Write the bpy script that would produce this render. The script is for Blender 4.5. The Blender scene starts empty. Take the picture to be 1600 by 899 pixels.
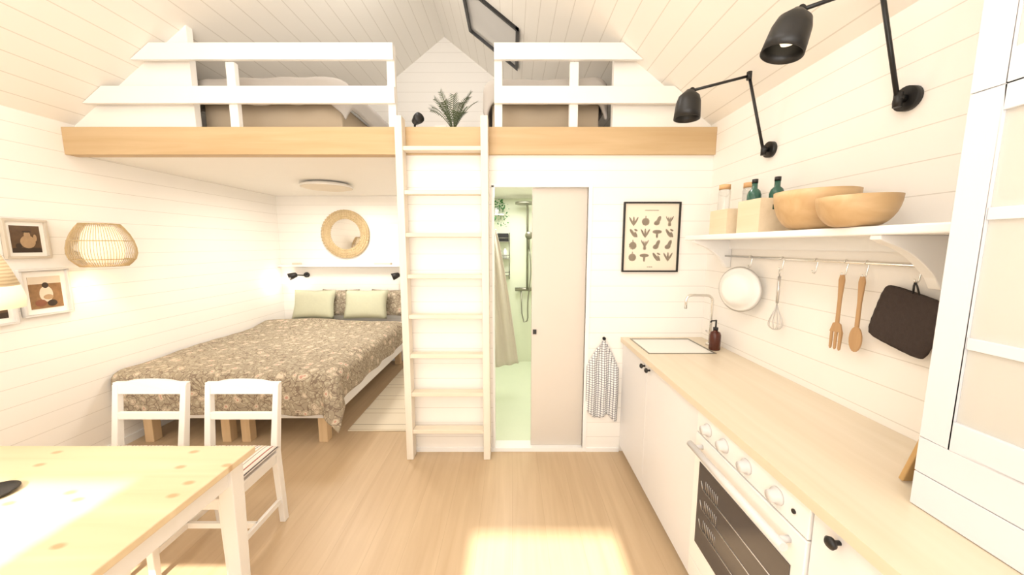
import bpy, math, random
from mathutils import Vector, Matrix, noise as mnoise
random.seed(4)
sc=bpy.context.scene
COL=sc.collection
# ---------------------------------------------------------------- helpers
def lin(c):
    return tuple(((x/255)/12.92 if x/255<=0.04045 else (((x/255)+0.055)/1.055)**2.4) for x in c)
def mk(name):
    m=bpy.data.materials.new(name); m.use_nodes=True
    nt=m.node_tree; b=nt.nodes['Principled BSDF']
    return m,nt,b
def N(nt,t,**k):
    n=nt.nodes.new(t)
    for a,v in k.items(): setattr(n,a,v)
    return n
def mth(nt,op,a,b=None,c=None):
    n=nt.nodes.new('ShaderNodeMath'); n.operation=op
    for i,v in enumerate((a,b,c)):
        if v is None: continue
        if isinstance(v,(int,float)): n.inputs[i].default_value=v
        else: nt.links.new(v,n.inputs[i])
    return n.outputs[0]
def mix(nt,f,a,b):
    n=nt.nodes.new('ShaderNodeMix'); n.data_type='RGBA'
    for i,v in ((0,f),(6,a),(7,b)):
        if isinstance(v,(int,float)): n.inputs[i].default_value=v
        elif isinstance(v,tuple): n.inputs[i].default_value=(*v[:3],1)
        else: nt.links.new(v,n.inputs[i])
    return n.outputs[2]
def P(name,rgb,rough=.5,metal=0,var=.04,scale=6,bump=0,emis=None,es=0,trans=0,ior=1.45,alpha=1,sss=0):
    m,nt,b=mk(name); c=lin(rgb)
    tc=N(nt,'ShaderNodeTexCoord'); no=N(nt,'ShaderNodeTexNoise')
    no.inputs['Scale'].default_value=scale; no.inputs['Detail'].default_value=4
    nt.links.new(tc.outputs['Object'],no.inputs['Vector'])
    lo=tuple(x*(1-var) for x in c); hi=tuple(min(1,x*(1+var)) for x in c)
    nt.links.new(mix(nt,no.outputs['Fac'],lo,hi),b.inputs['Base Color'])
    b.inputs['Roughness'].default_value=rough; b.inputs['Metallic'].default_value=metal
    if trans: b.inputs['Transmission Weight'].default_value=trans; b.inputs['IOR'].default_value=ior
    if alpha<1: b.inputs['Alpha'].default_value=alpha
    if emis: b.inputs['Emission Color'].default_value=(*lin(emis),1); b.inputs['Emission Strength'].default_value=es
    if bump:
        bp=N(nt,'ShaderNodeBump'); bp.inputs['Strength'].default_value=bump; bp.inputs['Distance'].default_value=.01
        nt.links.new(no.outputs['Fac'],bp.inputs['Height']); nt.links.new(bp.outputs[0],b.inputs['Normal'])
    return m
def boards(name,rgb,axis,sp,w=.03,line=.77,off=0):
    m,nt,b=mk(name); c=lin(rgb)
    g=N(nt,'ShaderNodeNewGeometry'); s=N(nt,'ShaderNodeSeparateXYZ'); nt.links.new(g.outputs['Position'],s.inputs[0])
    fr=mth(nt,'FRACT',mth(nt,'ADD',mth(nt,'DIVIDE',s.outputs[axis],sp),off+100))
    ln=mth(nt,'LESS_THAN',fr,w)
    no=N(nt,'ShaderNodeTexNoise'); no.inputs['Scale'].default_value=3
    nt.links.new(g.outputs['Position'],no.inputs['Vector'])
    base=mix(nt,no.outputs['Fac'],tuple(x*.98 for x in c),c)
    nt.links.new(mix(nt,ln,base,tuple(x*line*k for x,k in zip(c,(1,.98,.94)))),b.inputs['Base Color'])
    bp=N(nt,'ShaderNodeBump'); bp.inputs['Strength'].default_value=.15; bp.inputs['Distance'].default_value=.003
    nt.links.new(mth(nt,'SUBTRACT',1,ln),bp.inputs['Height']); nt.links.new(bp.outputs[0],b.inputs['Normal'])
    b.inputs['Roughness'].default_value=.6
    return m
def wood(name,c1,c2,axis=0,scale=1,rough=.45,knots=False,contrast=.25):
    m,nt,b=mk(name)
    tc=N(nt,'ShaderNodeTexCoord'); mp=N(nt,'ShaderNodeMapping')
    s=[14*scale]*3; s[axis]=.9*scale; mp.inputs['Scale'].default_value=s
    nt.links.new(tc.outputs['Object'],mp.inputs[0])
    no=N(nt,'ShaderNodeTexNoise'); no.inputs['Scale'].default_value=1.3; no.inputs['Detail'].default_value=6; no.inputs['Distortion'].default_value=.6
    nt.links.new(mp.outputs[0],no.inputs['Vector'])
    r=N(nt,'ShaderNodeValToRGB'); r.color_ramp.elements[0].position=.5-contrast; r.color_ramp.elements[1].position=.5+contrast
    r.color_ramp.elements[0].color=(*lin(c2),1); r.color_ramp.elements[1].color=(*lin(c1),1)
    nt.links.new(no.outputs['Fac'],r.inputs[0]); out=r.outputs[0]
    if knots:
        mp2=N(nt,'ShaderNodeMapping'); s2=[9]*3; s2[axis]=5.5; mp2.inputs['Scale'].default_value=s2; mp2.inputs['Location'].default_value=(.4,.2,.45)
        nt.links.new(tc.outputs['Object'],mp2.inputs[0])
        v=N(nt,'ShaderNodeTexVoronoi'); v.voronoi_dimensions='2D'; v.inputs['Scale'].default_value=1; nt.links.new(mp2.outputs[0],v.inputs['Vector'])
        rr=N(nt,'ShaderNodeMapRange'); rr.inputs[1].default_value=.06; rr.inputs[2].default_value=.14; rr.inputs[3].default_value=1; rr.inputs[4].default_value=0
        nt.links.new(v.outputs['Distance'],rr.inputs[0])
        sp=N(nt,'ShaderNodeSeparateColor'); nt.links.new(v.outputs['Color'],sp.inputs[0])
        k=mth(nt,'MULTIPLY',rr.outputs[0],mth(nt,'GREATER_THAN',sp.outputs[0],.6))
        out=mix(nt,mth(nt,'MULTIPLY',k,.65),out,lin((178,130,84)))
    nt.links.new(out,b.inputs['Base Color']); b.inputs['Roughness'].default_value=rough
    return m
class B:
    def __init__(s): s.v=[];s.f=[];s.sm=[];s.mi=[];s.cur=0
    def add(s,vs,fs,smooth=False):
        o=len(s.v); s.v+=[tuple(v) for v in vs]
        for f in fs: s.f.append(tuple(i+o for i in f)); s.sm.append(smooth and len(f)<=4); s.mi.append(s.cur)
        return s
    def box(s,x0,x1,y0,y1,z0,z1):
        return s.add([(x0,y0,z0),(x1,y0,z0),(x1,y1,z0),(x0,y1,z0),(x0,y0,z1),(x1,y0,z1),(x1,y1,z1),(x0,y1,z1)],
          [(0,3,2,1),(4,5,6,7),(0,1,5,4),(1,2,6,5),(2,3,7,6),(3,0,4,7)])
    def prism(s,pts,vec):
        n=len(pts); vec=Vector(vec); a=[Vector(p) for p in pts]; b=[p+vec for p in a]
        return s.add(a+b,[tuple(range(n-1,-1,-1)),tuple(range(n,2*n))]+[(i,(i+1)%n,(i+1)%n+n,i+n) for i in range(n)])
    def bar(s,p0,p1,w,h,up=(0,1,0),w1=None,h1=None):
        p0=Vector(p0);p1=Vector(p1);d=(p1-p0).normalized(); u=Vector(up); a=d.cross(u).normalized(); b=a.cross(d).normalized()
        w1=w1 or w;h1=h1 or h; vs=[]
        for p,ww,hh in ((p0,w,h),(p1,w1,h1)):
            for i,j in ((-1,-1),(1,-1),(1,1),(-1,1)): vs.append(p+a*ww/2*i+b*hh/2*j)
        return s.add(vs,[(0,3,2,1),(4,5,6,7),(0,1,5,4),(1,2,6,5),(2,3,7,6),(3,0,4,7)])
    def tube(s,pts,r,n=8,rs=None,caps=True):
        pts=[Vector(p) for p in pts]; vs=[];fs=[]; m=len(pts); prev=None
        for i,p in enumerate(pts):
            d=(pts[min(i+1,m-1)]-pts[max(i-1,0)]).normalized()
            if prev is None:
                a=d.cross(Vector((0,0,1)));
                if a.length<.05: a=d.cross(Vector((0,1,0)))
            else: a=prev-d*prev.dot(d)
            a.normalize(); prev=a; b=d.cross(a); rr=rs[i] if rs else r
            for k in range(n):
                t=2*math.pi*k/n; vs.append(p+(a*math.cos(t)+b*math.sin(t))*rr)
        for i in range(m-1):
            for k in range(n): fs.append((i*n+k,i*n+(k+1)%n,(i+1)*n+(k+1)%n,(i+1)*n+k))
        if caps: fs+= [tuple(range(n-1,-1,-1)),tuple(range((m-1)*n,m*n))]
        return s.add(vs,fs,True)
    def cyl(s,p0,p1,r0,r1=None,n=24):
        return s.tube([p0,p1],r0,n,[r0,r1 if r1 is not None else r0])
    def lathe(s,prof,c=(0,0,0),n=32,axis=(0,0,1)):
        q=Vector((0,0,1)).rotation_difference(Vector(axis).normalized()); c=Vector(c); vs=[];fs=[]
        for r,z in prof:
            for k in range(n):
                t=2*math.pi*k/n; vs.append(c+q@Vector((r*math.cos(t),r*math.sin(t),z)))
        for i in range(len(prof)-1):
            for k in range(n): fs.append((i*n+k,i*n+(k+1)%n,(i+1)*n+(k+1)%n,(i+1)*n+k))
        if prof[0][0]>1e-4 and prof[0]!=prof[-1]: fs.append(tuple(range(n-1,-1,-1)))
        if prof[-1][0]>1e-4 and prof[0]!=prof[-1]: fs.append(tuple(range((len(prof)-1)*n,len(prof)*n)))
        return s.add(vs,fs,True)
    def grid(s,fn,nu,nv,smooth=True):
        vs=[fn(i/(nu-1),j/(nv-1)) for j in range(nv) for i in range(nu)]
        return s.add(vs,[(j*nu+i,j*nu+i+1,(j+1)*nu+i+1,(j+1)*nu+i) for j in range(nv-1) for i in range(nu-1)],smooth)
    def obj(s,name,mats,parent=None,bevel=0,label=None,cat=None,kind=None,group=None,solid=0,subs=0,seg=2,local=False):
        me=bpy.data.meshes.new(name)
        if parent is None:
            if kind=='structure': off=Vector((0,0,0))
            else:
                xs=[v[0] for v in s.v];ys=[v[1] for v in s.v];zs=[v[2] for v in s.v]
                off=Vector(((min(xs)+max(xs))/2,(min(ys)+max(ys))/2,min(zs)))
        else: off=Vector(BASE[parent.name])
        me.from_pydata([Vector(v)-off for v in s.v],[],s.f)
        me.polygons.foreach_set('use_smooth',s.sm); me.polygons.foreach_set('material_index',s.mi)
        import bmesh
        bm=bmesh.new(); bm.from_mesh(me); bmesh.ops.remove_doubles(bm,verts=bm.verts,dist=1e-5)
        bmesh.ops.recalc_face_normals(bm,faces=bm.faces); bm.to_mesh(me); bm.free()
        o=bpy.data.objects.new(name,me); COL.objects.link(o)
        for m in (mats if isinstance(mats,(list,tuple)) else [mats]): me.materials.append(m)
        if parent is None: o.location=off
        else: o.parent=parent
        BASE[o.name]=off
        if bevel:
            bv=o.modifiers.new('bevel','BEVEL'); bv.width=bevel; bv.segments=seg; bv.limit_method='ANGLE'; bv.angle_limit=math.radians(40)
        if solid: sd=o.modifiers.new('solid','SOLIDIFY'); sd.thickness=solid; sd.offset=-1
        if subs: sb=o.modifiers.new('sub','SUBSURF'); sb.levels=subs; sb.render_levels=subs
        tag(o,label,cat,kind,group); return o
BASE={}
def tag(o,label=None,cat=None,kind=None,group=None):
    if label:o['label']=label
    if cat:o['category']=cat
    if kind:o['kind']=kind
    if group:o['group']=group
def thing(name,label,cat,loc,group=None):
    e=bpy.data.objects.new(name,None); e.empty_display_size=.1; COL.objects.link(e); e.location=loc
    BASE[e.name]=Vector(loc); tag(e,label,cat,None,group); return e
def dup(o,loc,rz=0,label=None):
    def rec(src,par):
        c=src.copy(); COL.objects.link(c); c.parent=par
        for ch in list(src.children): rec(ch,c)
        return c
    c=rec(o,None); c.location=loc; c.rotation_euler[2]=rz
    if label: c['label']=label
    return c
# ---------------------------------------------------------------- dims
XL,XR,YB,YF=-3.127,1.424,4.75,-1.5
YW=2.57; SL=.768; ZE=2.45
def rz(x): return ZE+SL*min(x-XL,XR-x)
XM=(XL+XR)/2
# ---------------------------------------------------------------- materials
WHT=(248,243,236)
m_wall=boards('wall_boards',WHT,2,.118)
m_ceil=boards('ceiling_boards',(248,243,234),0,.105,w=.045,line=.79)
m_plain=P('plain_white_paint',(248,243,235),.5,var=.01)
m_white=P('white_lacquer',(244,242,239),.35,var=.01)
m_rail=P('white_rail_paint',(238,234,228),.4,var=.01)
m_cab=P('white_cabinet_paint',(235,233,233),.4,var=.01)
m_hutch=P('pale_grey_paint',(226,226,229),.4,var=.01)
m_black=P('matt_black_metal',(24,22,21),.4,var=.1)
m_chrome=P('pale_chrome',(232,230,226),.2,metal=.9,var=.01)
m_steel=P('brushed_steel',(210,208,206),.3,metal=.9,var=.02)
m_nickel=P('dark_nickel',(150,146,132),.3,metal=.8,var=.02)
m_beam=wood('beam_wood',(204,176,136),(188,157,114),0,1.0,.5)
m_ladder=wood('ladder_birch',(236,227,213),(229,218,201),2,1.0,.5)
m_rung=wood('rung_birch',(236,225,206),(227,212,190),0,1.0,.5)
m_table=wood('pine_table',(226,206,172),(214,190,152),0,.8,.35,knots=True)
m_ctop=wood('worktop_birch',(228,214,192),(218,202,176),1,.9,.35)
m_bowl=wood('bowl_wood',(208,176,132),(190,154,108),0,1.2,.5)
m_spoon=wood('utensil_wood',(198,160,116),(180,140,96),2,1.5,.5)
m_box=wood('pine_box',(228,210,182),(216,196,164),1,1.4,.6)
m_leg=wood('bed_leg_wood',(218,190,152),(204,174,134),2,1.2,.5)
m_rattan=wood('rattan',(216,194,154),(188,162,120),2,5,.7)
m_rattan2=wood('pale_lamp_rattan',(214,190,148),(184,156,112),2,5,.7)
m_board=wood('cutting_board_wood',(206,168,112),(188,150,96),2,1.4,.5)
m_door=P('beige_door',(213,204,193),.5,var=.01)
m_bath=P('pale_mint_panel',(229,232,209),.4,var=.02)
m_bfloor=P('pale_mint_floor',(225,230,206),.4,var=.02)
m_green=P('sage_pillow_cotton',(194,194,168),.9,var=.05,scale=40,bump=.1)
m_greybed=P('grey_bedding',(186,178,170),.9,var=.05,bump=.1)
m_tan=P('tan_bed_base',(184,166,142),.8,var=.05)
m_leaf=P('palm_leaf',(80,90,60),.85,var=.3,scale=20)
m_ivy=P('ivy_leaf',(60,130,66),.5,var=.3,scale=20)
m_glassg=P('green_bottle_glass',(64,108,92),.1,var=.05,trans=.3)
m_clear=P('clear_glass',(240,242,240),.05,var=0,trans=.9)
m_amber=P('amber_bottle',(88,40,24),.15,var=.05,trans=.2)
m_cork=P('cork_wood_lid',(200,158,110),.7)
m_ovglass=P('oven_dark_glass',(72,68,70),.1,var=.02)
m_potc=P('dark_brown_quilted_cloth',(60,49,44),.95,var=.2,scale=60,bump=.4)
m_mirror=P('mirror_glass',(235,232,226),.03,metal=1,var=0)
def shade_mat():
    m,nt,b=mk('woven_pendant_shade'); tc=N(nt,'ShaderNodeTexCoord'); w=N(nt,'ShaderNodeTexWave'); w.bands_direction='Z'; w.inputs['Scale'].default_value=28; w.inputs['Distortion'].default_value=1.5
    nt.links.new(tc.outputs['Object'],w.inputs['Vector'])
    c=mix(nt,w.outputs['Fac'],lin((210,186,146)),lin((234,216,182))); nt.links.new(c,b.inputs['Base Color']); nt.links.new(c,b.inputs['Emission Color']); b.inputs['Emission Strength'].default_value=.1
    b.inputs['Roughness'].default_value=.85
    return m
m_shade=shade_mat()
m_rim=P('glowing_fabric_rim',(246,232,206),.8,var=.03,emis=(255,232,192),es=.4)
m_bulb=P('lit_bulb',(255,245,225),.6,var=0,emis=(255,235,200),es=1.6)
m_inner=P('glowing_inner_shade',(248,236,212),.6,var=.02,emis=(255,236,200),es=.5)
m_lampd=P('ceiling_lamp_diffuser',(216,204,184),.6,var=.01,emis=(255,232,200),es=.08)
m_curt=P('beige_curtain_cloth',(226,214,200),.9,var=.04,bump=.1)
m_paper=P('cream_poster_paper',(232,220,200),.8,var=.03)
def ink():
    m,nt,b=mk('engraved_print_ink'); g=N(nt,'ShaderNodeNewGeometry'); w=N(nt,'ShaderNodeTexWave'); w.bands_direction='DIAGONAL'; w.inputs['Scale'].default_value=55; w.inputs['Distortion'].default_value=6; w.inputs['Detail'].default_value=2
    nt.links.new(g.outputs['Position'],w.inputs['Vector'])
    nt.links.new(mix(nt,mth(nt,'GREATER_THAN',w.outputs['Fac'],.7),lin((66,56,48)),lin((196,180,156))),b.inputs['Base Color']); b.inputs['Roughness'].default_value=.8
    return m
m_ink=ink()
m_phot=P('photo_brown',(92,68,46),.5,var=.6,scale=25)
m_phot2=P('photo_field',(140,106,70),.5,var=.55,scale=30)
m_pdark=P('photo_dark_shape',(56,42,32),.5,var=.3,scale=20)
m_jug=P('photo_clay_shape',(176,146,112),.5,var=.35,scale=30)
m_cream=P('cream_shape',(222,208,188),.5,var=.1)
m_red=P('photo_red_shape',(134,84,62),.5,var=.2,scale=20)
m_terra=P('dark_basket_pot',(104,90,76),.8,var=.2,scale=30)
m_fglow=P('frosted_glass',(250,245,234),.2,var=.01,alpha=.5)
# floor
def floor_mat():
    m,nt,b=mk('oak_floor'); g=N(nt,'ShaderNodeNewGeometry'); s=N(nt,'ShaderNodeSeparateXYZ'); nt.links.new(g.outputs['Position'],s.inputs[0])
    q=mth(nt,'ADD',mth(nt,'DIVIDE',s.outputs[0],.19),50); fr=mth(nt,'FRACT',q); fl=mth(nt,'FLOOR',q)
    wn=N(nt,'ShaderNodeTexWhiteNoise',noise_dimensions='1D'); nt.links.new(fl,wn.inputs['W'])
    cmb=N(nt,'ShaderNodeCombineXYZ'); nt.links.new(mth(nt,'MULTIPLY',s.outputs[0],22),cmb.inputs[0])
    nt.links.new(mth(nt,'ADD',mth(nt,'MULTIPLY',s.outputs[1],1.4),mth(nt,'MULTIPLY',wn.outputs[0],40)),cmb.inputs[1])
    no=N(nt,'ShaderNodeTexNoise'); no.inputs['Scale'].default_value=1; no.inputs['Detail'].default_value=7; no.inputs['Distortion'].default_value=.5
    nt.links.new(cmb.outputs[0],no.inputs['Vector'])
    r=N(nt,'ShaderNodeValToRGB'); r.color_ramp.elements[0].position=.25; r.color_ramp.elements[1].position=.75
    r.color_ramp.elements[0].color=(*lin((188,161,128)),1); r.color_ramp.elements[1].color=(*lin((204,179,146)),1)
    nt.links.new(no.outputs['Fac'],r.inputs[0])
    c=mix(nt,mth(nt,'MULTIPLY',wn.outputs[0],.25),r.outputs[0],lin((186,157,122)))
    c=mix(nt,mth(nt,'MULTIPLY',mth(nt,'LESS_THAN',fr,.012),.35),c,lin((152,126,96)))
    nt.links.new(c,b.inputs['Base Color']); b.inputs['Roughness'].default_value=.4
    return m
m_floor=floor_mat()
def floral():
    m,nt,b=mk('floral_duvet_cotton'); tc=N(nt,'ShaderNodeTexCoord')
    no=N(nt,'ShaderNodeTexNoise'); no.inputs['Scale'].default_value=11; nt.links.new(tc.outputs['Object'],no.inputs['Vector'])
    vm=N(nt,'ShaderNodeVectorMath',operation='MULTIPLY_ADD'); nt.links.new(no.outputs['Color'],vm.inputs[0]); vm.inputs[1].default_value=(.09,.09,.09); nt.links.new(tc.outputs['Object'],vm.inputs[2])
    v=N(nt,'ShaderNodeTexVoronoi'); v.inputs['Scale'].default_value=11; nt.links.new(vm.outputs[0],v.inputs['Vector'])
    v2=N(nt,'ShaderNodeTexVoronoi'); v2.inputs['Scale'].default_value=42; nt.links.new(vm.outputs[0],v2.inputs['Vector'])
    v3=N(nt,'ShaderNodeTexVoronoi',feature='DISTANCE_TO_EDGE'); v3.inputs['Scale'].default_value=21; nt.links.new(vm.outputs[0],v3.inputs['Vector'])
    r=N(nt,'ShaderNodeValToRGB'); r.color_ramp.interpolation='CONSTANT'; e=r.color_ramp.elements
    e[0].position=0; e[0].color=(*lin((194,148,132)),1); e[1].position=.12; e[1].color=(*lin((208,194,172)),1)
    x=e.new(.22); x.color=(*lin((150,130,114)),1); x=e.new(.25); x.color=(*lin((198,182,158)),1); x=e.new(.30); x.color=(*lin((162,149,128)),1)
    nt.links.new(v.outputs['Distance'],r.inputs[0])
    leaf=mth(nt,'LESS_THAN',v2.outputs['Distance'],.40)
    far=mth(nt,'GREATER_THAN',v.outputs['Distance'],.32)
    c=mix(nt,mth(nt,'MULTIPLY',leaf,far),r.outputs[0],lin((184,173,150)))
    st=mth(nt,'MULTIPLY',mth(nt,'LESS_THAN',v3.outputs['Distance'],.05),far)
    c=mix(nt,st,c,lin((130,114,98)))
    nt.links.new(c,b.inputs['Base Color']); b.inputs['Roughness'].default_value=.9
    return m
m_floral=floral()
def stripes(name,axis,sp,cols,coord='Object'):
    m,nt,b=mk(name); tc=N(nt,'ShaderNodeTexCoord'); s=N(nt,'ShaderNodeSeparateXYZ'); nt.links.new(tc.outputs['Object'],s.inputs[0])
    fr=mth(nt,'FRACT',mth(nt,'ADD',mth(nt,'DIVIDE',s.outputs[axis],sp),50))
    r=N(nt,'ShaderNodeValToRGB'); r.color_ramp.interpolation='CONSTANT'; e=r.color_ramp.elements
    e[0].position=0;e[0].color=(*lin(cols[0][1]),1); e[1].position=cols[1][0]; e[1].color=(*lin(cols[1][1]),1)
    for p,c in cols[2:]: x=e.new(p); x.color=(*lin(c),1)
    nt.links.new(fr,r.inputs[0]); nt.links.new(r.outputs[0],b.inputs['Base Color']); b.inputs['Roughness'].default_value=.9
    return m
W1=(226,218,208)
m_seat=stripes('striped_cushion',0,.085,[(0,W1),(.2,(162,104,92)),(.28,W1),(.42,(90,82,82)),(.47,W1),(.62,(196,174,152)),(.74,W1),(.88,(116,94,86)),(.92,W1)])
m_rug=stripes('striped_rug',1,.3,[(0,(228,216,194)),(.44,(212,197,171)),(.5,(228,216,194)),(.74,(160,141,116)),(.765,(228,216,194))])
def check():
    m,nt,b=mk('checked_towel'); tc=N(nt,'ShaderNodeTexCoord'); s=N(nt,'ShaderNodeSeparateXYZ'); nt.links.new(tc.outputs['Object'],s.inputs[0])
    a=mth(nt,'LESS_THAN',mth(nt,'FRACT',mth(nt,'ADD',mth(nt,'DIVIDE',s.outputs[0],.018),50)),.2)
    c=mth(nt,'LESS_THAN',mth(nt,'FRACT',mth(nt,'ADD',mth(nt,'DIVIDE',s.outputs[2],.018),50)),.2)
    nt.links.new(mix(nt,mth(nt,'MAXIMUM',a,c),lin((238,237,236)),lin((100,100,110))),b.inputs['Base Color']); b.inputs['Roughness'].default_value=.95
    return m
m_check=check()
# ---------------------------------------------------------------- room shell
S='structure'
B().box(XL-.1,XR+.1,YF-.1,YB+.1,-.1,0).obj('floor',m_floor,kind=S)
B().box(XL-.1,XL,YF-.1,YB+.1,0,ZE).obj('wall_left',m_wall,kind=S)
B().box(XR,XR+.1,YF-.1,YB+.1,0,ZE).obj('wall_right',m_wall,kind=S)
B().prism([(XL,YB,0),(XR,YB,0),(XR,YB,ZE),(XM,YB,rz(XM)),(XL,YB,ZE)],(0,.1,0)).obj('wall_back',m_wall,kind=S)
b=B()
def strip(b,x0,x1,z0,z1,y,t):
    if z1 is None: b.prism([(x0,y,z0),(x1,y,z0),(x1,y,rz(x1)),(x0,y,rz(x0))],(0,t,0))
    else: b.box(x0,x1,y,y+t,z0,z1)
DX0,DX1,DZ=-.26,.61,2.36
WX0,WX1,WZ0,WZ1=-2.6,-1.32,.85,2.70
strip(b,XL,WX0,0,None,YF-.1,.1); strip(b,WX0,WX1,0,WZ0,YF-.1,.1); strip(b,WX0,WX1,WZ1,None,YF-.1,.1)
strip(b,WX1,XM,0,None,YF-.1,.1); strip(b,XM,DX0,0,None,YF-.1,.1); strip(b,DX0,DX1,DZ,None,YF-.1,.1); strip(b,DX1,XR,0,None,YF-.1,.1)
b.obj('wall_front',m_wall,kind=S)
b=B()
for x0,x1,z0,z1 in ((WX0,WX1,WZ0,WZ1),):
    b.box(x0,x0+.05,YF-.09,YF-.02,z0,z1).box(x1-.05,x1,YF-.09,YF-.02,z0,z1).box(x0,x1,YF-.09,YF-.02,z0,z0+.05).box(x0,x1,YF-.09,YF-.02,z1-.05,z1)
b.obj('window_1',m_white,kind=S)
b=B(); b.box(DX0,DX0+.04,YF-.09,YF-.02,0,DZ).box(DX1-.04,DX1,YF-.09,YF-.02,0,DZ).box(DX0,DX1,YF-.09,YF-.02,DZ-.04,DZ).box(DX0,DX1,YF-.09,YF-.02,0,.15)
b.obj('door_2',m_white,kind=S)
# ceiling with roof window hole in the right slope
b=B()
def slab(x0,x1,y0,y1): b.prism([(x0,y0,rz(x0)),(x1,y0,rz(x1)),(x1,y0,rz(x1)+.1),(x0,y0,rz(x0)+.1)],(0,y1-y0,0))
HX0,HX1,HY0,HY1=-.46,.06,3.34,4.05
slab(XL-.1,XM,YF-.1,YB+.1); slab(XM,HX0,YF-.1,YB+.1); slab(HX1,XR+.1,YF-.1,YB+.1); slab(HX0,HX1,YF-.1,HY0); slab(HX0,HX1,HY1,YB+.1)
b.obj('ceiling',m_ceil,kind=S)
w=thing('roof_window','open black-framed roof window set in the sloping ceiling','window',(-.2,3.7,rz(-.2)))
b=B()
def sb(x0,x1,y0,y1,dz0,dz1):
    b.prism([(x0,y0,rz(x0)+dz0),(x1,y0,rz(x1)+dz0),(x1,y0,rz(x1)+dz1),(x0,y0,rz(x0)+dz1)],(0,y1-y0,0))
fw=.028
sb(HX0,HX0+fw,HY0,HY1,-.03,.03);sb(HX1-fw,HX1,HY0,HY1,-.03,.03);sb(HX0,HX1,HY0,HY0+fw,-.03,.03);sb(HX0,HX1,HY1-fw,HY1,-.03,.03)
b.obj('window_frame',m_black,w)
b=B(); sb(HX0+fw,HX1-fw,HY0+fw,HY1-fw,.0,.01); b.obj('glass_pane',P('roof_glass_grey',(214,210,204),.1,var=.03,alpha=.85),w)
# loft wings, slab, beam
b=B(); b.prism([(XL,2.63,2.414),(-2.26,2.63,2.414),(-2.26,2.63,rz(-2.26)),(XL,2.63,ZE)],(0,.05,0)); b.obj('wall_loft_left',m_plain,kind=S)
b=B(); b.prism([(.717,2.63,2.414),(XR,2.63,2.414),(XR,2.63,ZE),(.717,2.63,rz(.717))],(0,.05,0)); b.obj('wall_loft_right',m_plain,kind=S)
B().box(XL,XR,2.63,YB,2.25,2.414).obj('floor_loft',m_plain,kind=S)
B().box(XL,XR,2.545,2.63,2.229,2.414).obj('loft_beam',m_beam,bevel=.003,label='long golden pine beam along the loft floor edge',cat='wooden beam')
b=B(); b.box(-.80,-.146,YW,YW+.1,0,2.229).box(.547,XR,YW,YW+.1,0,2.229).box(-.146,.547,YW,YW+.1,2.022,2.229)
b.obj('wall_bathroom_front',m_wall,kind=S)
B().box(-.80,-.72,YW+.1,YB,0,2.25).obj('wall_bathroom_side',m_wall,kind=S)
b=B(); b.box(-.72,XR,4.66,4.7,0,2.2).obj('wall_bathroom_back',m_bath,kind=S)
B().box(-.72,-.70,YW+.1,4.66,0,2.2).obj('wall_bathroom_left',m_bath,kind=S)
B().box(.75,.80,YW+.1,4.66,0,2.2).obj('wall_bathroom_right',m_bath,kind=S)
B().box(-.70,.75,YW+.1,4.66,0,.012).obj('floor_bathroom',m_bfloor,kind=S)
b=B(); b.box(-.70,.75,YW+.1,4.66,2.2,2.21).obj('ceiling_bathroom',m_plain,kind=S)
b=B(); b.box(-.146,-.13,YW-.008,YW+.1,0,2.022).box(.547,.575,YW-.008,YW+.02,0,2.03).box(-.146,.547,YW-.008,YW+.02,2.01,2.03).box(-.146,.547,YW-.01,YW+.1,0,.03)
b.obj('trim_1',m_white,kind=S)
B().box(XL+.0,-.80,4.72,YB,0,.07).obj('baseboard_back',m_white,kind=S)
B().box(-.8,-.146,YW-.012,YW,0,.03).obj('baseboard_bathroom',m_white,kind=S)
B().box(.575,.83,YW-.012,YW,0,.03).obj('baseboard_kitchen',m_white,kind=S)
B().box(XL,XL+.015,YF,YB-.03,0,.06).obj('baseboard_left',m_white,kind=S)
# sliding door
d=thing('sliding_door','flat beige sliding bathroom door, half open','door',(.345,2.62,.03))
B().box(.148,.546,2.60,2.64,.03,2.012).obj('door_panel',m_door,d,bevel=.003)
B().box(.158,.185,2.592,2.60,.93,.965).obj('door_handle',m_black,d,label='small square black handle')
# ---------------------------------------------------------------- railings
def railing(x_in,x_post2,x_outf,label,side):
    e=thing('loft_railing',label,'railing',((x_in+x_post2)/2,2.6,2.414),'white loft railings')
    for xc,w in ((x_in,.055),(x_post2,.06)):
        B().box(xc-w/2,xc+w/2,2.575,2.615,2.414,2.85 if xc!=x_in else 2.96).obj('railing_post',m_rail,e,bevel=.003)
    for z0,z1,nm in ((2.853,2.96,'top_rail'),(2.571,2.684,'middle_rail')):
        xo0,xo1=x_outf(z0),x_outf(z1)
        B().prism([(x_in+side*.027,2.55,z0),(xo0,2.55,z0),(xo1,2.55,z1),(x_in+side*.027,2.55,z1)],(0,.025,0)).obj(nm,m_rail,e,bevel=.002)
railing(-.835,-1.94,lambda z:XL+(z-ZE)/SL+.005,'white wooden loft railing above the bed alcove',1)
railing(-.095,.43,lambda z:XR-(z-ZE)/SL-.005,'short white wooden loft railing above the bathroom',-1)
# ---------------------------------------------------------------- ladder
e=thing('loft_ladder','pale birch ladder leading up to the loft','ladder',(-.475,2.5,0))
for x in (-.763,-.187): B().box(x-.025,x+.025,2.455,2.54,0,2.46).obj('ladder_rail',m_ladder,e,bevel=.004)
for i in range(8):
    z=.217+i*.2905; B().box(-.738,-.212,2.462,2.535,z-.014,z+.014).obj('ladder_rung',m_rung,e,bevel=.003)
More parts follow.
